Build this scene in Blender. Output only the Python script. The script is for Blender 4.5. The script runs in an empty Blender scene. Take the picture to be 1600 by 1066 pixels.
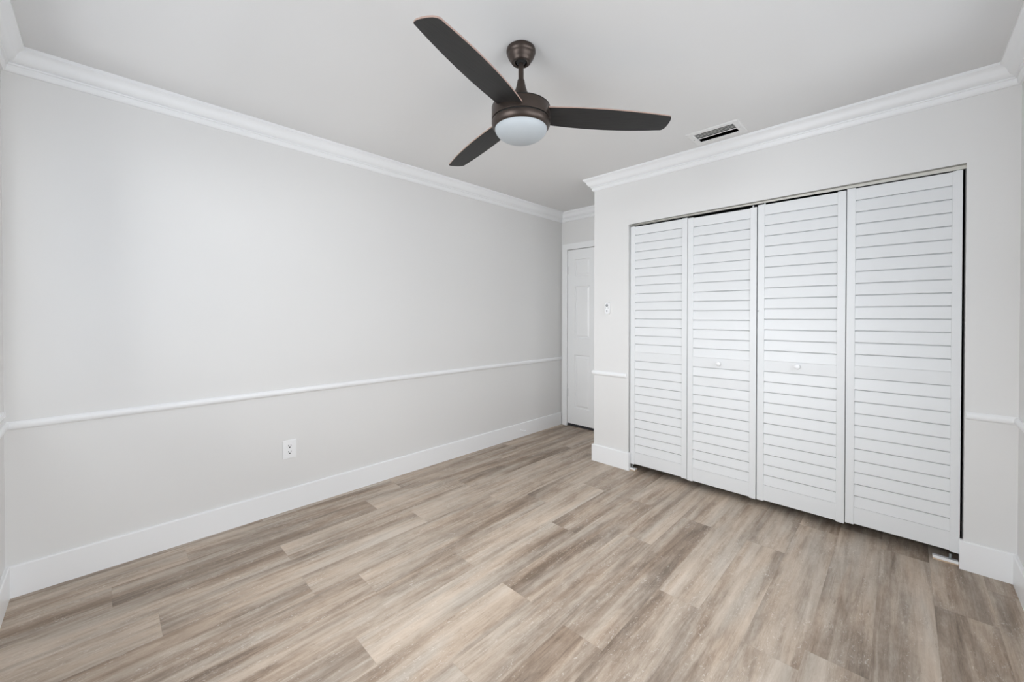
import bpy, bmesh, math, random
from mathutils import Vector, Matrix

# ------------------------------------------------------------ camera
H = 2.44                                   # ceiling height
CAM_H = 1.25893
YAW, PITCH, ROLL = 0.77397, 0.00737, 0.00078
F_PX, CY = 624.47, 498.2
scene = bpy.context.scene
cam_d = bpy.data.cameras.new('camera')
cam_d.sensor_width = 36.0
cam_d.lens = F_PX * 36.0 / 1600.0
cam_d.shift_y = -(533.0 - CY) / 1600.0
cam_d.clip_start = 0.05
cam = bpy.data.objects.new('camera', cam_d)
scene.collection.objects.link(cam)
fw = Vector((-math.sin(YAW) * math.cos(PITCH), math.cos(YAW) * math.cos(PITCH), -math.sin(PITCH)))
rt = Vector((math.cos(YAW), math.sin(YAW), 0))
up = rt.cross(fw)
rt2 = rt * math.cos(ROLL) + up * math.sin(ROLL)
up2 = -rt * math.sin(ROLL) + up * math.cos(ROLL)
cam.matrix_world = Matrix(((rt2.x, up2.x, -fw.x, 0), (rt2.y, up2.y, -fw.y, 0), (rt2.z, up2.z, -fw.z, CAM_H), (0, 0, 0, 1)))
scene.camera = cam

# ------------------------------------------------------------ room measures
XL, XR = -2.839, 0.391       # left wall, right wall
Y0, YC, YB = -0.309, 2.990, 3.733   # rear wall, closet wall, alcove end wall
XC = -1.9215                 # outside corner where the closet wall ends
OL, OR_, OT = -1.599, 0.223, 2.010   # closet opening
WT = 0.11                    # wall thickness
W1 = (-2.62, -0.05, 0.86, 2.22)      # unseen window behind the camera, sized for its light: x0,x1,z0,z1
W2 = (0.15, 2.50, 0.86, 2.22)        # unseen window in the right wall, sized for its light: y0,y1,z0,z1

# ------------------------------------------------------------ light and exposure
world = bpy.data.worlds.new('world'); scene.world = world
world.use_nodes = True
bg = world.node_tree.nodes['Background']
bg.inputs[0].default_value = (0.80, 0.88, 1.0, 1); bg.inputs[1].default_value = 0.95

def area(name, loc, direction, sx, sy, watts, col=(1, 1, 1)):
    l = bpy.data.lights.new(name, 'AREA'); l.shape = 'RECTANGLE'; l.size = sx; l.size_y = sy
    l.energy = watts; l.color = col
    o = bpy.data.objects.new(name, l); o.location = loc
    o.rotation_euler = Vector(direction).to_track_quat('-Z', 'Y').to_euler()
    scene.collection.objects.link(o); return o
# added fill lamps outside the unseen windows, weights fitted to the room's tones (loc, direction, size, watts)
area('fill_rear_mid',(-1.125, -4.876, 2.166),(-0.0, 0.99, -0.139),3.2,3.2,322,(0.96,0.98,1.0))
area('fill_rear_low',(-1.125, -4.317, -0.71),(-0.0, 0.866, 0.5),3.2,3.2,179,(0.96,0.98,1.0))
area('fill_rear_high',(-3.159, -3.325, 4.31),(0.452, 0.646, -0.616),3.2,3.2,361,(0.96,0.98,1.0))
area('fill_side_high',(4.046, 1.325, 4.31),(-0.788, -0.0, -0.616),3.2,3.2,185,(0.96,0.98,1.0))
area('fill_side_low',(4.397, 1.325, -0.71),(-0.866, -0.0, 0.5),3.2,3.2,125,(0.96,0.98,1.0))
area('fill_side_oblique',(3.831, 4.325, 1.932),(-0.74, -0.667, -0.087),3.2,3.2,260,(0.96,0.98,1.0))
area('fill_side_mid',(4.713, -0.208, 1.932),(-0.936, 0.341, -0.087),3.2,3.2,135,(0.96,0.98,1.0))
area('fill_side_high_south',(3.405, -0.709, 4.31),(-0.646, 0.452, -0.616),3.2,3.2,65,(0.96,0.98,1.0))
area('fill_side_high_north',(3.405, 3.359, 4.31),(-0.646, -0.452, -0.616),3.2,3.2,221,(0.96,0.98,1.0))
vs = scene.view_settings
vs.view_transform = 'Standard'; vs.look = 'None'; vs.gamma = 1.0; vs.use_curve_mapping = False
vs.exposure = 0.0
scene.cycles.use_denoising = True
scene.cycles.max_bounces = 24
scene.cycles.diffuse_bounces = 16
scene.cycles.transparent_max_bounces = 12

# ------------------------------------------------------------ materials
def new_mat(name):
    m = bpy.data.materials.new(name); m.use_nodes = True
    return m, m.node_tree.nodes, m.node_tree.links, m.node_tree.nodes['Principled BSDF']
def paint(name, col, rough=0.5, bump=0.0, scale=300.0, metallic=0.0, spec=0.5, var=0.0):
    m, n, l, b = new_mat(name)
    b.inputs['Base Color'].default_value = (*col, 1); b.inputs['Roughness'].default_value = rough
    b.inputs['Metallic'].default_value = metallic; b.inputs['Specular IOR Level'].default_value = spec
    tc = n.new('ShaderNodeTexCoord'); nz = n.new('ShaderNodeTexNoise')
    nz.inputs['Scale'].default_value = scale; nz.inputs['Detail'].default_value = 3
    l.new(tc.outputs['Object'], nz.inputs['Vector'])
    if bump:
        bp = n.new('ShaderNodeBump'); bp.inputs['Strength'].default_value = bump; bp.inputs['Distance'].default_value = 0.001
        l.new(nz.outputs['Fac'], bp.inputs['Height']); l.new(bp.outputs['Normal'], b.inputs['Normal'])
    if var:
        nz2 = n.new('ShaderNodeTexNoise'); nz2.inputs['Scale'].default_value = 1.4; nz2.inputs['Detail'].default_value = 2
        l.new(tc.outputs['Object'], nz2.inputs['Vector'])
        mx = n.new('ShaderNodeMix'); mx.data_type = 'RGBA'
        mx.inputs[6].default_value = (*[c * (1 - var) for c in col], 1); mx.inputs[7].default_value = (*[min(1, c * (1 + var)) for c in col], 1)
        l.new(nz2.outputs['Fac'], mx.inputs[0]); l.new(mx.outputs[2], b.inputs['Base Color'])
    return m
M_WALL = paint('wall_paint', (0.738, 0.737, 0.731), 0.55, 0.12, 260, var=0.008)
M_CEIL = paint('ceiling_paint', (0.715, 0.714, 0.711), 0.8, 0.15, 200, var=0.008)
M_TRIM = paint('white_trim_paint', (0.845, 0.855, 0.865), 0.32, 0.03, 120)
M_CASE = paint('white_door_paint', (0.85, 0.86, 0.865), 0.35, 0.05, 160)
M_LOUV = paint('white_louver_paint', (0.745, 0.760, 0.770), 0.42, 0.10, 220)
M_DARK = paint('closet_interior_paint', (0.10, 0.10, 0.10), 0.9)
M_TRACK = paint('cream_track_metal', (0.70, 0.69, 0.63), 0.35, 0.0, 50)
M_HEADER_SHADE = paint('header_shade_grey', (0.36, 0.36, 0.34), 0.6)  # grey that carries the shade under the closet header
M_PLAST = paint('white_plastic', (0.85, 0.86, 0.87), 0.3)
M_SLOT = paint('dark_slot', (0.03, 0.03, 0.035), 0.6)
M_GREY = paint('grey_plastic', (0.30, 0.31, 0.32), 0.45)
M_METAL = paint('galvanized_steel', (0.45, 0.50, 0.52), 0.35, metallic=0.9)
M_HINGE = paint('painted_hinge', (0.55, 0.56, 0.56), 0.4, metallic=0.4)
M_VENT = paint('vent_enamel', (0.74, 0.74, 0.735), 0.4)
M_VSLAT = paint('vent_slat_enamel', (0.72, 0.72, 0.70), 0.45)
M_DUCT = paint('duct_dark', (0.06, 0.06, 0.06), 0.8)
M_BRONZE = paint('oil_rubbed_bronze', (0.070, 0.054, 0.046), 0.38, 0.05, 500, metallic=0.75)
M_GAP = paint('shadow_gap_black', (0.010, 0.009, 0.008), 0.7)
M_GLOBE = paint('opal_glass', (0.44, 0.475, 0.50), 0.5, spec=0.4)
M_PINE = paint('pine_block', (0.62, 0.48, 0.34), 0.6, 0.05, 60)

def wood_dark():
    m, n, l, b = new_mat('blackened_walnut_blade')
    tc = n.new('ShaderNodeTexCoord'); mp = n.new('ShaderNodeMapping'); mp.inputs['Scale'].default_value = (3, 90, 10)
    nz = n.new('ShaderNodeTexNoise'); nz.inputs['Scale'].default_value = 3; nz.inputs['Detail'].default_value = 5
    cr = n.new('ShaderNodeValToRGB')
    cr.color_ramp.elements[0].position = 0.3; cr.color_ramp.elements[0].color = (0.0120, 0.0115, 0.0115, 1)
    cr.color_ramp.elements[1].position = 0.7; cr.color_ramp.elements[1].color = (0.027, 0.026, 0.026, 1)
    l.new(tc.outputs['Object'], mp.inputs['Vector']); l.new(mp.outputs['Vector'], nz.inputs['Vector'])
    l.new(nz.outputs['Fac'], cr.inputs['Fac']); l.new(cr.outputs['Color'], b.inputs['Base Color'])
    b.inputs['Roughness'].default_value = 0.5; b.inputs['Specular IOR Level'].default_value = 0.35
    return m
M_BLADE = wood_dark()
M_EDGE = paint('walnut_blade_edge', (0.36, 0.25, 0.21), 0.5, 0.02, 80)

def glass():
    m, n, l, b = new_mat('window_glass')
    n.remove(b); out = n['Material Output']
    t = n.new('ShaderNodeBsdfTransparent'); g = n.new('ShaderNodeBsdfGlossy'); g.inputs['Roughness'].default_value = 0.02
    mx = n.new('ShaderNodeMixShader'); mx.inputs[0].default_value = 0.05
    l.new(t.outputs[0], mx.inputs[1]); l.new(g.outputs[0], mx.inputs[2]); l.new(mx.outputs[0], out.inputs[0])
    return m
M_GLASS = glass()

def floor_mat():
    m, n, l, b = new_mat('grey_oak_vinyl_plank')
    uv = n.new('ShaderNodeUVMap'); uv.uv_map = 'plank'
    at = n.new('ShaderNodeAttribute'); at.attribute_name = 'tint'
    sep = n.new('ShaderNodeSeparateColor'); l.new(at.outputs['Color'], sep.inputs[0])
    sd = n.new('ShaderNodeMath'); sd.operation = 'MULTIPLY'; sd.inputs[1].default_value = 57.0
    l.new(sep.outputs[1], sd.inputs[0])
    def noise(sx, sy, detail, rough, dist=0.0):
        mp = n.new('ShaderNodeMapping'); mp.inputs['Scale'].default_value = (sx, sy, 1)
        l.new(uv.outputs['UV'], mp.inputs['Vector'])
        z = n.new('ShaderNodeTexNoise'); z.noise_dimensions = '4D'; z.inputs['Scale'].default_value = 1
        z.inputs['Detail'].default_value = detail; z.inputs['Roughness'].default_value = rough; z.inputs['Distortion'].default_value = dist
        l.new(mp.outputs[0], z.inputs['Vector']); l.new(sd.outputs[0], z.inputs['W'])
        return z.outputs['Fac']
    def math_(op, a, b_):
        q = n.new('ShaderNodeMath'); q.operation = op
        for i, v in enumerate((a, b_)):
            if isinstance(v, (int, float)): q.inputs[i].default_value = v
            else: l.new(v, q.inputs[i])
        return q.outputs[0]
    broad = noise(0.85, 10, 2, 0.5, 0.5)       # wide colour streaks along the plank
    mid = noise(2.0, 34, 5, 0.70, 0.7)
    blot = noise(9, 22, 4, 0.65, 0.6)         # mottled lime wash
    fine = noise(26, 260, 5, 0.75, 0.0)
    pores = noise(60, 420, 2, 0.6, 0.0)
    s = math_('ADD', math_('MULTIPLY', broad, 1.60), math_('MULTIPLY', mid, 1.25))
    s = math_('ADD', s, math_('MULTIPLY', blot, 0.60))
    s = math_('ADD', s, math_('MULTIPLY', fine, 0.45))
    s = math_('ADD', s, math_('MULTIPLY', pores, 0.25))
    s = math_('ADD', s, math_('MULTIPLY', sep.outputs[0], 0.26))   # plank tint
    s = math_('SUBTRACT', s, 1.72)
    cr = n.new('ShaderNodeValToRGB'); e = cr.color_ramp.elements
    e[0].position = 0.02; e[0].color = (0.175, 0.134, 0.101, 1)
    e[1].position = 0.98; e[1].color = (0.570, 0.500, 0.425, 1)
    x = e.new(0.30); x.color = (0.292, 0.232, 0.182, 1)
    x = e.new(0.60); x.color = (0.438, 0.368, 0.300, 1)
    l.new(s, cr.inputs['Fac'])
    # warm / cool drift
    hue = noise(1.8, 15, 2, 0.5, 0.4)
    hr = n.new('ShaderNodeValToRGB'); hr.color_ramp.elements[0].position = 0.35; hr.color_ramp.elements[0].color = (0.97, 0.99, 1.01, 1)
    hr.color_ramp.elements[1].position = 0.65; hr.color_ramp.elements[1].color = (1.04, 0.985, 0.94, 1)
    l.new(hue, hr.inputs['Fac'])
    mu = n.new('ShaderNodeMix'); mu.data_type = 'RGBA'; mu.blend_type = 'MULTIPLY'; mu.inputs[0].default_value = 1
    l.new(cr.outputs['Color'], mu.inputs[6]); l.new(hr.outputs['Color'], mu.inputs[7])
    # limed flecks: small pale marks
    fl = noise(34, 95, 3, 0.7, 1.6)
    msk = noise(3.0, 12, 2, 0.5)
    f2 = math_('MULTIPLY', math_('GREATER_THAN', fl, 0.615), math_('GREATER_THAN', msk, 0.50))
    mf = n.new('ShaderNodeMix'); mf.data_type = 'RGBA'; l.new(math_('MULTIPLY', f2, 0.42), mf.inputs[0])
    l.new(mu.outputs[2], mf.inputs[6]); mf.inputs[7].default_value = (0.72, 0.67, 0.61, 1)
    # dark cracks and knots
    ck = noise(9, 55, 4, 0.7, 2.0)
    c2 = math_('MULTIPLY', math_('LESS_THAN', ck, 0.345), math_('GREATER_THAN', noise(2.0, 7, 1, 0.5), 0.52))
    mc = n.new('ShaderNodeMix'); mc.data_type = 'RGBA'; l.new(math_('MULTIPLY', c2, 0.38), mc.inputs[0])
    l.new(mf.outputs[2], mc.inputs[6]); mc.inputs[7].default_value = (0.13, 0.105, 0.085, 1)
    # fine bevelled joints between the planks
    sx = n.new('ShaderNodeSeparateXYZ'); l.new(uv.outputs['UV'], sx.inputs[0])
    def near(v, size):
        a = math_('LESS_THAN', v, 0.0009); c = math_('GREATER_THAN', v, size - 0.0009)
        return math_('MAXIMUM', a, c)
    jt = math_('MAXIMUM', near(sx.outputs[0], 1.22), near(sx.outputs[1], 0.181))
    mj = n.new('ShaderNodeMix'); mj.data_type = 'RGBA'; l.new(math_('MULTIPLY', jt, 0.14), mj.inputs[0])
    l.new(mc.outputs[2], mj.inputs[6]); mj.inputs[7].default_value = (0.12, 0.09, 0.07, 1)
    l.new(mj.outputs[2], b.inputs['Base Color'])
    b.inputs['Roughness'].default_value = 0.5; b.inputs['Specular IOR Level'].default_value = 0.35
    bp = n.new('ShaderNodeBump'); bp.inputs['Strength'].default_value = 0.15; bp.inputs['Distance'].default_value = 0.0008
    l.new(fine, bp.inputs['Height']); l.new(bp.outputs['Normal'], b.inputs['Normal'])
    return m
M_FLOOR = floor_mat()

# ------------------------------------------------------------ helpers
C = scene.collection
def obj(name, bm, mats, parent=None, smooth=False, loc=None):
    bmesh.ops.remove_doubles(bm, verts=bm.verts, dist=1e-6)
    bmesh.ops.recalc_face_normals(bm, faces=bm.faces)
    me = bpy.data.meshes.new(name); bm.to_mesh(me); bm.free()
    for m in (mats if isinstance(mats, (list, tuple)) else [mats]): me.materials.append(m)
    if smooth:
        for p in me.polygons: p.use_smooth = True
        try: me.set_sharp_from_angle(angle=math.radians(smooth if smooth is not True else 35))
        except Exception: pass
    o = bpy.data.objects.new(name, me); C.objects.link(o)
    if parent: o.parent = parent
    if loc: o.location = loc
    return o
def thing(name, label, cat, loc=(0, 0, 0), group=None, kind=None):
    o = bpy.data.objects.new(name, None); o.empty_display_size = 0.05; C.objects.link(o); o.location = loc
    return tag(o, label, cat, group, kind)
def tag(o, label=None, cat=None, group=None, kind=None):
    if label: o['label'] = label
    if cat: o['category'] = cat
    if group: o['group'] = group
    if kind: o['kind'] = kind
    return o
def box(bm, x0, x1, y0, y1, z0, z1, mi=0):
    vs_ = [bm.verts.new((x, y, z)) for x in (x0, x1) for y in (y0, y1) for z in (z0, z1)]
    for f in ((0, 1, 3, 2), (4, 6, 7, 5), (0, 4, 5, 1), (2, 3, 7, 6), (0, 2, 6, 4), (1, 5, 7, 3)):
        bm.faces.new([vs_[i] for i in f]).material_index = mi
    return vs_
def bev(bm, w, seg=2):
    bmesh.ops.remove_doubles(bm, verts=bm.verts, dist=1e-6)
    bmesh.ops.bevel(bm, geom=[e for e in bm.edges if e.calc_face_angle(0) > 0.5], offset=w, segments=seg, affect='EDGES', profile=0.6)
def lathe(bm, prof, seg=48, axis='z', mi=0, origin=(0, 0, 0)):
    rings = []
    for r, h in prof:
        ring = []
        if r < 1e-6:
            p = (0, 0, h)
            ring = [p]
        else:
            ring = [(r * math.cos(2 * math.pi * i / seg), r * math.sin(2 * math.pi * i / seg), h) for i in range(seg)]
        pts = []
        for x, y, z in ring:
            if axis == 'y': x, y, z = x, z, y
            if axis == 'x': x, y, z = z, x, y
            pts.append(bm.verts.new((x + origin[0], y + origin[1], z + origin[2])))
        rings.append(pts)
    for a, b_ in zip(rings, rings[1:]):
        for i in range(seg):
            j = (i + 1) % seg
            q = []
            for v in (a[i % len(a)], a[j % len(a)], b_[j % len(b_)], b_[i % len(b_)]):
                if v not in q: q.append(v)
            if len(q) > 2:
                try: bm.faces.new(q).material_index = mi
                except ValueError: pass
def slab_open(bm, axis, t0, t1, a0, a1, b0, b1, hole=None):
    """wall slab: thickness along axis from t0 to t1; spans a (horizontal) and b; hole=(a0,a1,b0,b1)"""
    def bx(p, q, r, s):
        if q - p < 1e-5 or s - r < 1e-5: return
        if axis == 'x': box(bm, t0, t1, p, q, r, s)
        elif axis == 'y': box(bm, p, q, t0, t1, r, s)
        else: box(bm, p, q, r, s, t0, t1)
    if not hole: bx(a0, a1, b0, b1); return
    h0, h1, k0, k1 = hole
    bx(a0, h0, b0, b1); bx(h1, a1, b0, b1); bx(h0, h1, b0, k0); bx(h0, h1, k1, b1)
def profile_run(path, prof, cap=True):
    """sweep (d, z) profile along an open path of (x, y); room lies to the LEFT of the direction; returns one bmesh per segment"""
    n = len(path); nrm = []
    for i in range(n - 1):
        dx, dy = path[i + 1][0] - path[i][0], path[i + 1][1] - path[i][1]; L = math.hypot(dx, dy)
        nrm.append((-dy / L, dx / L))
    def off(i, d):
        if i == 0: a = nrm[0]; return (path[0][0] + a[0] * d, path[0][1] + a[1] * d)
        if i == n - 1: a = nrm[-1]; return (path[i][0] + a[0] * d, path[i][1] + a[1] * d)
        a, b_ = nrm[i - 1], nrm[i]
        return (path[i][0] + (a[0] + b_[0]) * d, path[i][1] + (a[1] + b_[1]) * d)
    out = []
    for i in range(n - 1):
        bm = bmesh.new(); A = []; B = []
        for d, z in prof:
            p, q = off(i, d), off(i + 1, d)
            A.append(bm.verts.new((p[0], p[1], z))); B.append(bm.verts.new((q[0], q[1], z)))
        m = len(prof)
        for k in range(m):
            bm.faces.new((A[k], A[(k + 1) % m], B[(k + 1) % m], B[k]))
        bm.faces.new(A); bm.faces.new(B[::-1])
        out.append(bm)
    return out
def structure(name, bm, mats, parent=None, **k):
    o = obj(name, bm, mats, parent, **k); o['kind'] = 'structure'; return o

def settle(bm, zmin=2.0):
    """the header of the closet opening is a little out of level"""
    for v in bm.verts:
        if zmin < v.co.z < OT + 0.001: v.co.z += -0.008 + 0.0165 * (v.co.x - OL) / (OR_ - OL)
# ------------------------------------------------------------ floor: planks run along Y
PW, PL, PX0 = 0.181, 1.22, 0.105
ENDS = {-1: 2.52, 0: 2.94, 1: 1.845, 2: 1.72, 3: 2.52, 4: 1.782, 5: 1.305, 6: 2.10, 7: 1.31, 8: 0.685, 9: 1.297,
        10: 0.862, 11: 0.662, 12: 1.378, 13: 0.670, 14: 0.022, 15: 0.303}
TINT = {(7, 0): 0.05, (7, -1): 0.95, (5, 0): 0.1, (8, -1): 0.1, (8, 0): 0.9, (9, -1): 0.05, (-1, -1): 0.05, (0, -1): 0.85, (3, -1): 0.95,
        (4, -1): 0.1, (13, -1): 0.9, (12, -1): 0.8, (12, -2): 0.95, (15, -1): 0.85, (11, -1): 0.15, (1, -1): 0.8, (2, -1): 0.9, (1, 0): 0.7, (2, 0): 0.8, (3, 0): 0.7, (0, 0): 0.6, (6, -1): 0.6, (5, -1): 0.7}
rnd = random.Random(7)
bm = bmesh.new()
uvl = bm.loops.layers.uv.new('plank'); cl = bm.loops.layers.float_color.new('tint')
fx0, fx1, fy0, fy1 = XL - WT, XR + WT, Y0 - WT, YB + WT
k = -2
while True:
    x1 = PX0 - PW * k; x0 = x1 - PW
    if x1 < fx0: break
    cx0, cx1 = max(x0, fx0), min(x1, fx1)
    if cx1 > cx0:
        e = ENDS.get(k, rnd.uniform(0, PL)); j = math.floor((fy0 - e) / PL)
        while e + j * PL < fy1:
            ya, yb = max(e + j * PL, fy0), min(e + (j + 1) * PL, fy1)
            t = TINT.get((k, j), rnd.random()); s = rnd.random()
            f = bm.faces.new([bm.verts.new(p) for p in ((cx0, ya, 0), (cx1, ya, 0), (cx1, yb, 0), (cx0, yb, 0))])
            flip = rnd.random() < 0.5
            for lp in f.loops:
                u = lp.vert.co.y - (e + j * PL); v = lp.vert.co.x - x0
                lp[uvl].uv = (u, (PW - v) if flip else v); lp[cl] = (t, s, 0, 1)
            j += 1
    k += 1
me = bpy.data.meshes.new('floor'); 
bm.normal_update(); bm.to_mesh(me); bm.free(); me.materials.append(M_FLOOR)
fl = bpy.data.objects.new('floor', me); C.objects.link(fl); fl['kind'] = 'structure'
bm = bmesh.new(); box(bm, fx0, fx1, fy0, fy1, -0.12, -0.002); sub = structure('floor_slab', bm, M_DARK, fl)

# ------------------------------------------------------------ ceiling (hole for the air vent)
VX0, VX1, VY0, VY1 = -0.984, -0.750, 2.700, 2.842
bm = bmesh.new(); slab_open(bm, 'z', H, H + 0.12, fx0, fx1, fy0, fy1, (VX0, VX1, VY0, VY1))
structure('ceiling', bm, M_CEIL)

# ------------------------------------------------------------ walls
bm = bmesh.new(); slab_open(bm, 'x', XL - WT, XL, Y0 - WT, YB + WT, 0, H); structure('wall_left', bm, M_WALL)
bm = bmesh.new(); slab_open(bm, 'x', XR, XR + WT, Y0 - WT, YB + WT, 0, H, W2); structure('wall_right', bm, M_WALL)
bm = bmesh.new(); slab_open(bm, 'y', Y0 - WT, Y0, XL, XR, 0, H, W1); structure('wall_rear', bm, M_WALL)
bm = bmesh.new()     # closet wall with its wide opening, drywall returns
slab_open(bm, 'y', YC, YC + 0.09, XC, XR, 0, H, (OL, OR_, 0, OT)); settle(bm); structure('wall_closet', bm, M_WALL)
bm = bmesh.new(); box(bm, XC, XC + 0.09, YC + 0.09, YB, 0, H); structure('wall_alcove', bm, M_WALL)
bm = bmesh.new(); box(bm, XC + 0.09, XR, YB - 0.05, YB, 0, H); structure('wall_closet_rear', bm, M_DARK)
DX0, DX1, DZ1 = -2.752, -1.984, 2.013
bm = bmesh.new(); slab_open(bm, 'y', YB, YB + 0.055, XL, XC + 0.09, 0, H, (DX0, DX1, 0, DZ1)); box(bm, XL, XR, YB + 0.055, YB + WT, 0, H)
structure('wall_door_side', bm, M_WALL)

# ------------------------------------------------------------ crown moulding, chair rail, baseboards
CROWN = [(0, H), (0.073, H), (0.073, H - 0.0145), (0.0685, H - 0.0160), (0.0665, H - 0.0175), (0.0610, H - 0.0205),
         (0.0555, H - 0.0255), (0.0510, H - 0.0325), (0.0480, H - 0.0405), (0.0445, H - 0.0485), (0.0390, H - 0.0555), (0.0320, H - 0.0605),
         (0.0250, H - 0.0635), (0.0205, H - 0.0650), (0.0240, H - 0.0665), (0.0245, H - 0.0700), (0.0235, H - 0.0730), (0.0170, H - 0.0750),
         (0.0160, H - 0.0785), (0.0165, H - 0.0850), (0.0155, H - 0.0920), (0.0120, H - 0.0985), (0.0080, H - 0.102), (0, H - 0.102)]
ring = [(XL, Y0), (XR, Y0), (XR, YC), (XC, YC), (XC, YB), (XL, YB), (XL, Y0)]
# close the ring by starting mid-wall on the rear wall
mid = ((XL + XR) / 2, Y0)
pth = [mid] + ring[1:] + [mid]
for i, b_ in enumerate(profile_run(pth, CROWN)):
    structure('trim_%d' % (i + 1), b_, M_TRIM, smooth=28)
Z1, Z2 = 0.785, 0.7495
RAIL = [(0, Z1), (0.0075, Z1), (0.0105, Z1 - 0.0035), (0.0135, Z1 - 0.0065), (0.0160, Z1 - 0.012), (0.0160, Z1 - 0.0235), (0.0130, Z1 - 0.0300),
        (0.0095, Z1 - 0.0325), (0.0075, Z2), (0, Z2)]
nt = 8
for path in ([(XL, YB - 0.001), (XL, Y0), (XR, Y0), (XR, YC), (OR_ + 0.004, YC)], [(OL - 0.010, YC), (XC, YC), (XC, YB)]):
    for b_ in profile_run(path, RAIL):
        structure('trim_%d' % nt, b_, M_TRIM, smooth=28); nt += 1
BH, BD = 0.1415, 0.014
BASE = [(0, 0), (BD, 0), (BD, BH - 0.004), (BD - 0.0035, BH), (0, BH)]
names = ['left', 'rear', 'right', 'closet_right', 'closet_right_return', 'closet_left_return', 'closet_left', 'alcove']
i = 0
for path in ([(XL, YB - 0.016), (XL, Y0), (XR, Y0), (XR, YC), (OR_, YC), (OR_, YC + 0.018)], [(OL, YC + 0.018), (OL, YC), (XC, YC), (XC, YB - 0.016)]):
    for b_ in profile_run(path, BASE):
        structure('baseboard_' + names[i], b_, M_TRIM); i += 1

# ------------------------------------------------------------ unseen windows added for light (behind and beside the camera)
def window(name, axis, a0, a1, z0, z1, face, outward):
    """added double-hung window set in the wall; face = inner wall plane, outward = +1/-1 direction out of the room"""
    w = thing(name, 'white double-hung window with clear panes, unseen, added for light in the %s wall' % ('rear' if axis == 'y' else 'right-hand'), 'window', kind='structure')
    d = lambda t: face + outward * t
    def bx(bm, p, q, r, s, t0, t1):
        lo, hi = sorted((d(t0), d(t1)))
        if axis == 'y': box(bm, p, q, lo, hi, r, s)
        else: box(bm, lo, hi, p, q, r, s)
    bm = bmesh.new(); fw_ = 0.035
    bx(bm, a0, a0 + fw_, z0, z1, 0.04, WT); bx(bm, a1 - fw_, a1, z0, z1, 0.04, WT)
    bx(bm, a0 + fw_, a1 - fw_, z0, z0 + fw_, 0.04, WT); bx(bm, a0 + fw_, a1 - fw_, z1 - fw_, z1, 0.04, WT)
    structure('added_window_frame', bm, M_CASE, w)
    zm = (z0 + z1) / 2; sw = 0.03
    for r, s, t in ((z0 + fw_, zm + 0.015, 0.05), (zm - 0.015, z1 - fw_, 0.078)):
        bm = bmesh.new(); p, q = a0 + fw_, a1 - fw_
        bx(bm, p, p + sw, r, s, t, t + 0.024); bx(bm, q - sw, q, r, s, t, t + 0.024)
        bx(bm, p + sw, q - sw, r, r + sw, t, t + 0.024); bx(bm, p + sw, q - sw, s - sw, s, t, t + 0.024)
        sa = structure('added_window_sash', bm, M_CASE, w)
        bm = bmesh.new(); bx(bm, p + sw, q - sw, r + sw, s - sw, t + 0.010, t + 0.014); structure('window_pane', bm, M_GLASS, sa)
    bm = bmesh.new(); bx(bm, a0 - 0.03, a1 + 0.03, z0 - 0.02, z0 - 0.0005, -0.025, 0.0); structure('window_sill', bm, M_TRIM, w)
window('added_window_1', 'y', *W1, Y0, -1)
window('added_window_2', 'x', *W2, XR, 1)

# ------------------------------------------------------------ alcove door (six panels) with casing
door = thing('door_1', 'white six-panel door in the alcove past the closet corner', 'door', (DX0, YB, 0), kind='structure')
def panel_door(x0, x1, z0, z1, yf, th, rects):
    bm = bmesh.new()
    xs = sorted({x0, x1} | {r[0] for r in rects} | {r[1] for r in rects}); zs = sorted({z0, z1} | {r[2] for r in rects} | {r[3] for r in rects})
    def inside(a, b_, c, d_):
        for r in rects:
            if a >= r[0] - 1e-6 and b_ <= r[1] + 1e-6 and c >= r[2] - 1e-6 and d_ <= r[3] + 1e-6: return True
        return False
    V = {}
    def v(x, y, z):
        key = (round(x, 5), round(y, 5), round(z, 5))
        if key not in V: V[key] = bm.verts.new((x, y, z))
        return V[key]
    for a, b_ in zip(xs, xs[1:]):
        for c, d_ in zip(zs, zs[1:]):
            if not inside(a, b_, c, d_): bm.faces.new((v(a, yf, c), v(b_, yf, c), v(b_, yf, d_), v(a, yf, d_)))
    for r in rects:
        lev = [(0, 0), (0.006, 0.009), (0.016, 0.009), (0.034, 0.002)]
        def rc(i, dy): return [v(r[0] + i, yf + dy, r[2] + i), v(r[1] - i, yf + dy, r[2] + i), v(r[1] - i, yf + dy, r[3] - i), v(r[0] + i, yf + dy, r[3] - i)]
        # corner fit of shared vertices along long edges is flat, so T-junctions stay closed visually
        prev = rc(*lev[0])
        for L in lev[1:]:
            cur = rc(*L)
            for q in range(4): bm.faces.new((prev[q], prev[(q + 1) % 4], cur[(q + 1) % 4], cur[q]))
            prev = cur
        bm.faces.new(prev)
    y1 = yf + th
    a, b_, c, d_ = (x0, z0), (x1, z0), (x1, z1), (x0, z1)
    for p, q in ((a, b_), (b_, c), (c, d_), (d_, a)):
        bm.faces.new([bm.verts.new(t) for t in ((p[0], yf, p[1]), (q[0], yf, q[1]), (q[0], y1, q[1]), (p[0], y1, p[1]))])
    bm.faces.new([bm.verts.new(t) for t in ((x0, y1, z0), (x1, y1, z0), (x1, y1, z1), (x0, y1, z1))])
    return bm
sx0, sx1 = 0.003, 0.765
pc = [(0.097, 0.300), (0.764 - 0.294, 0.764 - 0.091)]
pz = [(0.215, 0.818), (1.004, 1.592), (1.704, 1.897)]
rects = [(a, b_, c, d_) for a, b_ in pc for c, d_ in pz]
slab = structure('door_leaf', panel_door(sx0, sx1, 0.032, 2.007, -0.003, 0.036, rects), M_CASE, door)
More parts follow.
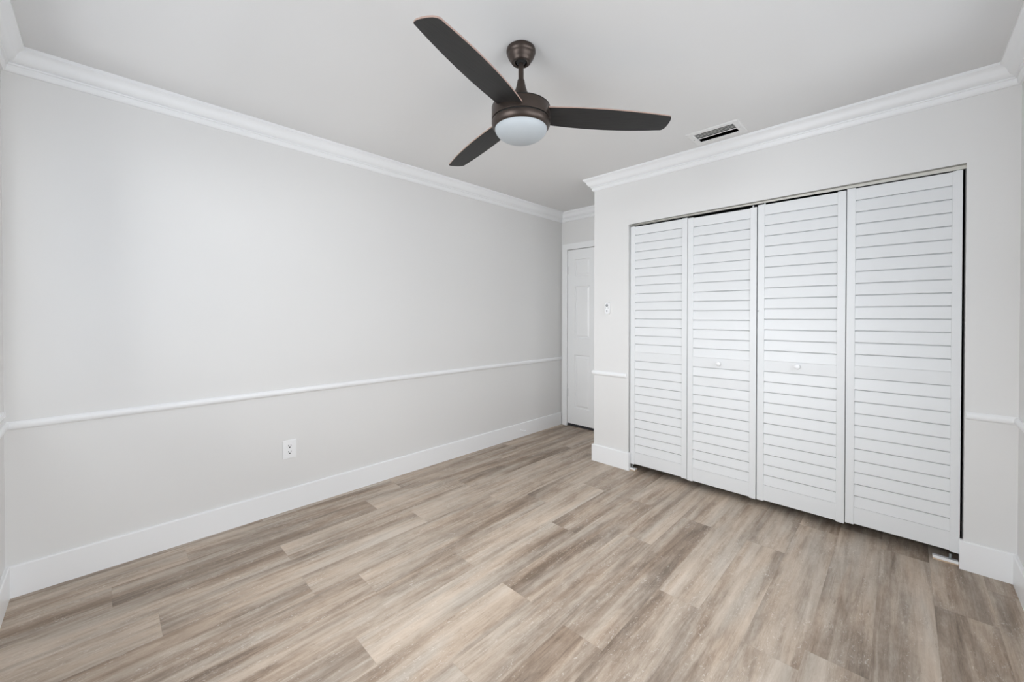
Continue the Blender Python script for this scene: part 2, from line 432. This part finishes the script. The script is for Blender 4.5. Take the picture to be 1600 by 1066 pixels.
bm = bmesh.new(); box(bm, 0.001, DX1 - DX0 - 0.001, 0.010, 0.050, 0.0, 0.031); structure('door_gap_shade', bm, M_SLOT, door)  # dark box added behind the leaf, painting the shade of the bottom gap
for z in (0.38, 1.78):
    bm = bmesh.new(); lathe(bm, [(0.0, -0.046), (0.006, -0.046), (0.006, 0.046), (0.0, 0.046)], 12, origin=(0.003, 0.0, z))
    box(bm, -0.012, 0.003, -0.0005, 0.0035, z - 0.044, z + 0.044)
    structure('door_hinge', bm, M_HINGE, slab, smooth=True)
bm = bmesh.new(); lathe(bm, [(0, 0.0), (0.03, 0.0), (0.03, -0.006), (0.012, -0.010), (0.012, -0.035), (0.024, -0.042), (0.028, -0.055), (0.02, -0.066), (0, -0.069)], 28, 'y', origin=(0.705, 0.004, 0.94))
structure('door_knob', bm, M_METAL, slab, smooth=True)
bm = bmesh.new()
cw = 0.066
for a, b_ in ((DX0 - cw - DX0, 0.0), (DX1 - DX0, DX1 - DX0 + 0.058)):
    box(bm, a, b_, -0.016, 0, 0, DZ1 + cw); box(bm, a + 0.010, b_ - 0.010, -0.019, -0.016, 0, DZ1 + cw - 0.010)
box(bm, 0.0, DX1 - DX0, -0.016, 0, DZ1, DZ1 + cw); box(bm, -0.010, DX1 - DX0 + 0.010, -0.019, -0.016, DZ1 + 0.010, DZ1 + cw - 0.010)
structure('door_casing', bm, M_CASE, door)

# ------------------------------------------------------------ louvered bifold closet doors
YF = YC + 0.022          # front face of the doors
PITCHZ = 0.0678
def louvers(x0, x1, zt, n, odd=None):
    bm = bmesh.new()
    for i in range(n):
        a = zt - PITCHZ * i; b_ = a - PITCHZ
        o = 0.0
        if odd == i: o = 0.0045
        pr = [(0.020, a + 0.002), (0.0145, a - 0.0046), (0.0088, a - 0.0056), (0.0022 + o, b_ + 0.0035), (0.0030 + o, b_ + 0.0008), (0.0060 + o, b_ + 0.0002), (0.020, b_ + 0.002)]
        A = [bm.verts.new((x0, y, z)) for y, z in pr]; B = [bm.verts.new((x1, y, z)) for y, z in pr]
        for q in range(len(pr) - 1): bm.faces.new((A[q], A[q + 1], B[q + 1], B[q]))
        bm.faces.new(A); bm.faces.new(B[::-1])
    return bm
def bifold_panel(sag, parent, x0, x1, dz, zt, knob=None, odd=None, pin=None, sl=(0.040, 0.040), dot=None):
    """one louvered leaf; x0..x1 in parent space, front at y=0"""
    zb = 0.050 + dz
    bm = bmesh.new(); th = 0.028
    for a, b_ in ((x0 + 0.0012, x0 + sl[0]), (x1 - sl[1], x1 - 0.0012)):
        s = bmesh.new(); box(s, a, b_, -0.001, th, zb, zt); bev(s, 0.0022, 2)
        me = bpy.data.meshes.new('t'); s.to_mesh(me); s.free(); bm.from_mesh(me); bpy.data.meshes.remove(me)
    xi0, xi1 = x0 + sl[0], x1 - sl[1]
    box(bm, xi0, xi1, 0.0012, th, 1.9175, zt - 0.0045)
    box(bm, xi0, xi1, 0.0012, th, 0.9005, 0.9685)
    box(bm, xi0, xi1, 0.0012, th, zb + 0.006, 0.1547)
    leaf = obj('door_leaf', bm, M_LOUV, parent)
    obj('louvers', louvers(xi0, xi1, 1.9175, 14), M_LOUV, leaf)
    obj('louvers', louvers(xi0, xi1, 0.9005, 11, odd), M_LOUV, leaf)
    if knob:
        bm = bmesh.new(); lathe(bm, [(0, 0.0012), (0.0085, 0.0012), (0.0075, -0.005), (0.0085, -0.009), (0.0135, -0.0125), (0.0158, -0.0175), (0.0148, -0.0225), (0.009, -0.0262), (0, -0.0272)], 28, 'y', origin=(knob[0], 0, knob[1]))
        obj('knob', bm, M_PLAST, leaf, smooth=True)
    if pin is not None:
        bm = bmesh.new(); lathe(bm, [(0, zt - 0.001), (0.0042, zt - 0.001), (0.0042, OT - 0.006), (0, OT - 0.006)], 14, origin=(pin, 0.020, 0))
        obj('guide_pin', bm, M_PLAST, leaf, smooth=True)
    leaf.location.z = sag        # each leaf hangs at its own height
    if dot:
        bm = bmesh.new(); lathe(bm, [(0, -0.001), (0.0045, -0.001), (0.0038, -0.0045), (0, -0.0050)], 14, 'y', origin=(dot[0], 0, dot[1]))
        obj('bumper', bm, M_GREY, leaf, smooth=True)
    return leaf
d2 = thing('closet_bifold_door', 'white louvered bifold closet door pair nearest the alcove, one round knob', 'door', (OL, YF, 0), kind='thing')
w = lambda X: X - OL
bifold_panel(-0.0035, d2, w(-1.5925), w(-1.1360), 0.004, 1.987, pin=None)
bifold_panel(-0.0090, d2, w(-1.1350), w(-0.6885), 0.004, 1.987, knob=(w(-0.917), 0.935), odd=1, pin=w(-0.716))
d3 = thing('closet_bifold_door', 'white louvered bifold closet door pair nearest the right wall, one round knob', 'door', (OR_, YF, 0), kind='thing')
w = lambda X: X - OR_
bifold_panel(-0.0005, d3, w(-0.6855), w(-0.2360), -0.001, 1.988, knob=(w(-0.465), 0.9464), pin=w(-0.648), dot=(w(-0.6805), 1.292))
bifold_panel(0.0050, d3, w(-0.2350), w(0.2135), 0.004, 1.988, pin=w(0.195), sl=(0.040, 0.036))
# door track under the header
bm = bmesh.new()
box(bm, OL, OR_, YC + 0.030, YC + 0.034, OT - 0.0125, OT); box(bm, OL, OR_, YC + 0.034, YC + 0.060, OT - 0.004, OT); box(bm, OL, OR_, YC + 0.060, YC + 0.064, OT - 0.006, OT)
settle(bm)
trk = tag(obj('door_track', bm, M_TRACK), 'cream metal track under the top of the closet opening', 'door track')
bm = bmesh.new(); box(bm, OL, OR_, YC + 0.003, YC + 0.030, OT - 0.0022, OT); settle(bm); obj('header_shade_strip', bm, M_HEADER_SHADE, trk)  # thin strip over the header underside, its shade put into the colour
# pivot brackets on the floor
def bracket(x0, x1, label):
    t = thing('pivot_bracket', label, 'bracket', ((x0 + x1) / 2, YC + 0.03, 0), group=None)
    hx = (x1 - x0) / 2
    bm = bmesh.new(); box(bm, -hx, hx, -0.016, 0.022, 0.0, 0.012); bev(bm, 0.001, 1); obj('wood_block', bm, M_PINE, t)
    bm = bmesh.new(); box(bm, -hx, hx, -0.016, 0.022, 0.012, 0.0145); box(bm, -hx, hx, -0.018, -0.016, 0.0085, 0.022)
    obj('bracket_plate', bm, M_PLAST, t)
    bm = bmesh.new(); lathe(bm, [(0, 0.0145), (0.005, 0.0145), (0.005, 0.046), (0, 0.046)], 14, origin=(hx * 0.4 if x0 > -0.5 else -hx * 0.4, 0, 0)); obj('pivot_pin', bm, M_METAL, t, smooth=True)
bracket(0.118, OR_ - 0.015, 'small white pivot bracket on a pine block under the closet door nearest the right wall')
bracket(OL + 0.015, OL + 0.058, 'small white pivot bracket on a block under the closet door beside the short wall')

# ------------------------------------------------------------ ceiling fan
FX, FY = -1.217, 1.301
fan = thing('ceiling_fan', 'dark bronze three-blade ceiling fan with white dome light', 'ceiling fan', (FX, FY, 2.1525))
dz = -2.1525
def L(prof): return [(r, z + dz) for r, z in prof]
bm = bmesh.new(); lathe(bm, L([(0.0, 2.4395), (0.0625, 2.4395), (0.0645, 2.434), (0.0645, 2.424), (0.0625, 2.418), (0.0600, 2.4155), (0.0595, 2.412), (0.0560, 2.402), (0.0490, 2.392), (0.0445, 2.387),
      (0.0435, 2.383), (0.0405, 2.380), (0.0290, 2.3795), (0.0270, 2.381), (0.0265, 2.393), (0.0, 2.393)]), 64)
canopy = obj('canopy', bm, M_BRONZE, fan, smooth=40)
bm = bmesh.new(); lathe(bm, L([(0, 2.402), (0.022, 2.396), (0.0250, 2.388), (0.020, 2.380), (0.012, 2.376), (0, 2.374)]), 32)
obj('hanger_ball', bm, M_GAP, canopy, smooth=True)
bm = bmesh.new(); lathe(bm, L([(0, 2.385), (0.0118, 2.385), (0.0118, 2.298), (0, 2.298)]), 28)
obj('downrod', bm, M_BRONZE, fan, smooth=True)
bm = bmesh.new(); lathe(bm, L([(0, 2.306), (0.0140, 2.306), (0.0158, 2.303), (0.0185, 2.286), (0.0232, 2.267), (0.0305, 2.246), (0.0335, 2.238), (0.0355, 2.236), (0.0370, 2.232), (0.0370, 2.226), (0.0400, 2.222), (0.0415, 2.180), (0, 2.180)]), 40)
obj('rod_cover', bm, M_BRONZE, fan, smooth=35)
# motor housing: upper drum, dark groove, lower ring
bm = bmesh.new(); lathe(bm, L([(0, 2.1850), (0.095, 2.1850), (0.1190, 2.1835), (0.1240, 2.1815), (0.1255, 2.1800), (0.1258, 2.1780), (0.1285, 2.1770), (0.1295, 2.1750), (0.1295, 2.1268), (0.1285, 2.1255), (0, 2.1255)]), 96)
house = obj('motor_housing', bm, M_BRONZE, fan, smooth=30)
bm = bmesh.new(); lathe(bm, L([(0.0, 2.1860), (0.1262, 2.1825), (0.1290, 2.1800), (0.1296, 2.1768), (0.0, 2.1768)]), 96); obj('housing_seam', bm, M_GAP, house, smooth=30)
bm = bmesh.new(); lathe(bm, L([(0, 2.1246), (0.1240, 2.1258), (0.1240, 2.1188), (0, 2.1188)]), 96); obj('housing_seam', bm, M_GAP, house, smooth=30)
bm = bmesh.new(); lathe(bm, L([(0, 2.1190), (0.1285, 2.1190), (0.1298, 2.1172), (0.1298, 2.1100), (0.1285, 2.1020), (0.1245, 2.0940), (0.1190, 2.0885), (0.1160, 2.0870), (0.1140, 2.0875), (0.1140, 2.0920), (0, 2.0920)]), 96)
obj('light_ring', bm, M_BRONZE, fan, smooth=35)
bm = bmesh.new(); lathe(bm, L([(0, 2.0900)] + [(0.1150 * math.cos(a), 2.0880 - 0.0575 * math.sin(a)) for a in [i * math.pi / 36 for i in range(18)]] + [(0, 2.0305)]), 96)
obj('lamp_shade', bm, M_GLOBE, fan, smooth=50)
def blade_mesh():
    bm = bmesh.new(); th = 0.0058
    ccw = lambda s: 0.0464 + 0.3496 * s - 0.2618 * s * s
    cw = lambda s: -0.0439 + 0.0446 * s + 0.1905 * s * s
    pts = []
    N = 22
    s0, s1, s2 = 0.095, 0.652, 0.636
    for i in range(N + 1):
        s = s0 + (s1 - s0) * i / N; pts.append((s, cw(s)))
    for q in ((0.6585, 0.0685), (0.6635, 0.0790), (0.6650, 0.0930), (0.6635, 0.1100), (0.6595, 0.1300), (0.6535, 0.1480), (0.6455, 0.1590)): pts.append(q)
    for i in range(N + 1):
        s = s2 - (s2 - s0) * i / N; pts.append((s, ccw(s) + (0.001 if i == 0 else 0)))
    bot = [bm.verts.new((x, y, 0)) for x, y in pts]; top = [bm.verts.new((x, y, th)) for x, y in pts]
    n = len(pts)
    bm.faces.new(bot[::-1]).material_index = 0; bm.faces.new(top).material_index = 0
    for i in range(n):
        j = (i + 1) % n
        bm.faces.new((bot[i], bot[j], top[j], top[i])).material_index = 1
    bmesh.ops.recalc_face_normals(bm, faces=bm.faces)
    return bm
bl = obj('blade', blade_mesh(), [M_BLADE, M_EDGE], fan)
pitch, A0 = -0.1713, 0.6607
for kk in range(3):
    o = bl if kk == 0 else bl.copy()
    if kk: C.objects.link(o); o.parent = fan
    o.rotation_euler = (Matrix.Rotation(A0 + kk * 2 * math.pi / 3, 3, 'Z') @ Matrix.Rotation(pitch, 3, 'X')).to_euler()

# ------------------------------------------------------------ ceiling air vent
vent = thing('air_vent', 'white rectangular air vent with dark slats set in the ceiling', 'air vent', ((VX0 + VX1) / 2, (VY0 + VY1) / 2, H))
hx, hy = (VX1 - VX0) / 2, (VY1 - VY0) / 2
bm = bmesh.new()
o1, o2, o3 = 0.038, 0.032, 0.004
def rect(e, z): return [bm.verts.new(p) for p in ((-hx - e, -hy - e, z), (hx + e, -hy - e, z), (hx + e, hy + e, z), (-hx - e, hy + e, z))]
lv = [rect(o1, 0.0), rect(o1, -0.0025), rect(o2, -0.0065), rect(o3, -0.0065), rect(0.0, -0.004), rect(0.0, 0.02)]
for a, b_ in zip(lv, lv[1:]):
    for q in range(4): bm.faces.new((a[q], a[(q + 1) % 4], b_[(q + 1) % 4], b_[q]))
for f in bm.faces: f.normal_flip()
frame = obj('vent_frame', bm, M_VENT, vent)
for sx in (-1, 1):
    bm = bmesh.new(); lathe(bm, [(0, -0.0082), (0.003, -0.0078), (0.0045, -0.006), (0.0045, -0.005), (0, -0.005)], 16, origin=(sx * (hx + 0.020), 0, 0)); obj('screw', bm, M_GREY, frame, smooth=True)
bm = bmesh.new()
v = [[bm.verts.new((x, y, z)) for x, y in ((-hx, -hy), (hx, -hy), (hx, hy), (-hx, hy))] for z in (0.001, 0.075)]
for q in range(4): bm.faces.new((v[0][q], v[0][(q + 1) % 4], v[1][(q + 1) % 4], v[1][q]))
bm.faces.new(v[1])
obj('duct', bm, M_DUCT, vent)
for y, dy in ((-hy + 0.018, 0.0060), (-hy + 0.036, 0.0060), (-hy + 0.054, 0.0060), (-hy + 0.074, 0.0140)):
    bm = bmesh.new()
    pr = [(y, -0.0030), (y + dy, -0.0022), (y + dy, -0.0010), (y, -0.0018)]
    A = [bm.verts.new((-hx + 0.001, a, b_)) for a, b_ in pr]; B = [bm.verts.new((hx - 0.001, a, b_)) for a, b_ in pr]
    for q in range(4): bm.faces.new((A[q], A[(q + 1) % 4], B[(q + 1) % 4], B[q]))
    bm.faces.new(A); bm.faces.new(B)
    obj('vent_slat', bm, M_VSLAT, vent)

# ------------------------------------------------------------ wall outlet
out = thing('wall_outlet', 'white duplex electrical outlet low on the left wall below the chair rail', 'outlet', (XL, 0.8405, 0.3935))
bm = bmesh.new(); box(bm, 0.0, 0.0055, -0.0405, 0.0405, -0.059, 0.059); bev(bm, 0.0025, 2); obj('cover_plate', bm, M_PLAST, out)
for z in (0.0195, -0.0195):
    bm = bmesh.new(); prof = []
    n = 24
    ring_ = [(0.0165 * math.cos(t), max(-0.0135, min(0.0135, 0.0172 * math.sin(t)))) for t in [2 * math.pi * i / n for i in range(n)]]
    A = [bm.verts.new((0.005, a, z + b_)) for a, b_ in ring_]; B = [bm.verts.new((0.0075, a, z + b_)) for a, b_ in ring_]
    for q in range(n): bm.faces.new((A[q], A[(q + 1) % n], B[(q + 1) % n], B[q]))
    bm.faces.new(B)
    rc = obj('receptacle', bm, M_PLAST, out)
    bm = bmesh.new()
    box(bm, 0.0070, 0.0077, -0.0090, -0.0052, z + 0.0005, z + 0.0092); box(bm, 0.0070, 0.0077, 0.0052, 0.0090, z + 0.0005, z + 0.0092)
    lathe(bm, [(0, 0.0070), (0.0042, 0.0070), (0.0042, 0.0077), (0, 0.0077)], 14, 'x', origin=(0, 0, z - 0.0065))
    obj('socket_slot', bm, M_SLOT, rc)

# ------------------------------------------------------------ fan remote in its wall holder
rem = thing('wall_remote', 'small white oval remote control with grey buttons on the wall strip beside the closet', 'remote control', (-1.7845, YC, 1.3225))
def pill(bm, w_, h_, y0, y1, r=None, n=14):
    r = r or w_; pts = []
    for i in range(n + 1): a = math.pi * i / n; pts.append((w_ * math.cos(a), h_ - w_ + w_ * math.sin(a)))
    for i in range(n + 1): a = math.pi + math.pi * i / n; pts.append((w_ * math.cos(a), -(h_ - w_) + w_ * math.sin(a)))
    A = [bm.verts.new((x, y0, z)) for x, z in pts]; B = [bm.verts.new((x * 0.93, y1, z * 0.965)) for x, z in pts]
    for q in range(len(pts)): bm.faces.new((A[q], A[(q + 1) % len(pts)], B[(q + 1) % len(pts)], B[q]))
    bm.faces.new(B)
bm = bmesh.new(); pill(bm, 0.0275, 0.055, 0.0, -0.012); obj('holder', bm, M_GREY if False else M_VENT, rem)
bm = bmesh.new(); pill(bm, 0.0225, 0.049, -0.011, -0.020); body = obj('remote_body', bm, M_PLAST, rem)
bm = bmesh.new(); lathe(bm, [(0, -0.0198), (0.0125, -0.0198), (0.0115, -0.0222), (0, -0.0222)], 24, 'y', origin=(0, 0, 0.0235)); obj('button', bm, M_GREY, body)
bm = bmesh.new(); lathe(bm, [(0.0085, -0.0198), (0.0135, -0.0198), (0.0130, -0.0215), (0.0090, -0.0215), (0.0085, -0.0198)], 28, 'y', origin=(0, 0, -0.0225)); obj('button_ring', bm, M_PLAST, body)
bm = bmesh.new(); lathe(bm, [(0, -0.0198), (0.0058, -0.0198), (0.0050, -0.0222), (0, -0.0222)], 20, 'y', origin=(0, 0, -0.0225)); obj('button', bm, M_SLOT, body)
for xx in (-0.012, 0.012):
    bm = bmesh.new(); lathe(bm, [(0, -0.0198), (0.0030, -0.0198), (0.0026, -0.0210), (0, -0.0210)], 12, 'y', origin=(xx, 0, 0.002)); obj('button', bm, M_GREY, body)

# ------------------------------------------------------------ spring door stop on the left baseboard
ds = thing('door_stop', 'small white spring door stop on the left baseboard near the alcove', 'door stop', (XL + BD, 3.022, 0.074))
bm = bmesh.new(); lathe(bm, [(0, 0.0), (0.010, 0.0), (0.009, 0.004), (0.004, 0.006), (0, 0.006)], 18, 'x'); obj('base', bm, M_PLAST, ds, smooth=True)
bm = bmesh.new(); pf = [(0, 0.005)]
for i in range(28): pf += [(0.0052, 0.006 + i * 0.0018), (0.0040, 0.0069 + i * 0.0018)]
pf.append((0, 0.057)); lathe(bm, pf, 14, 'x'); obj('spring', bm, M_PLAST, ds, smooth=True)
bm = bmesh.new(); lathe(bm, [(0, 0.055), (0.0065, 0.055), (0.0070, 0.068), (0.005, 0.072), (0, 0.072)], 16, 'x'); obj('tip', bm, M_GREY if False else M_PLAST, ds, smooth=True)
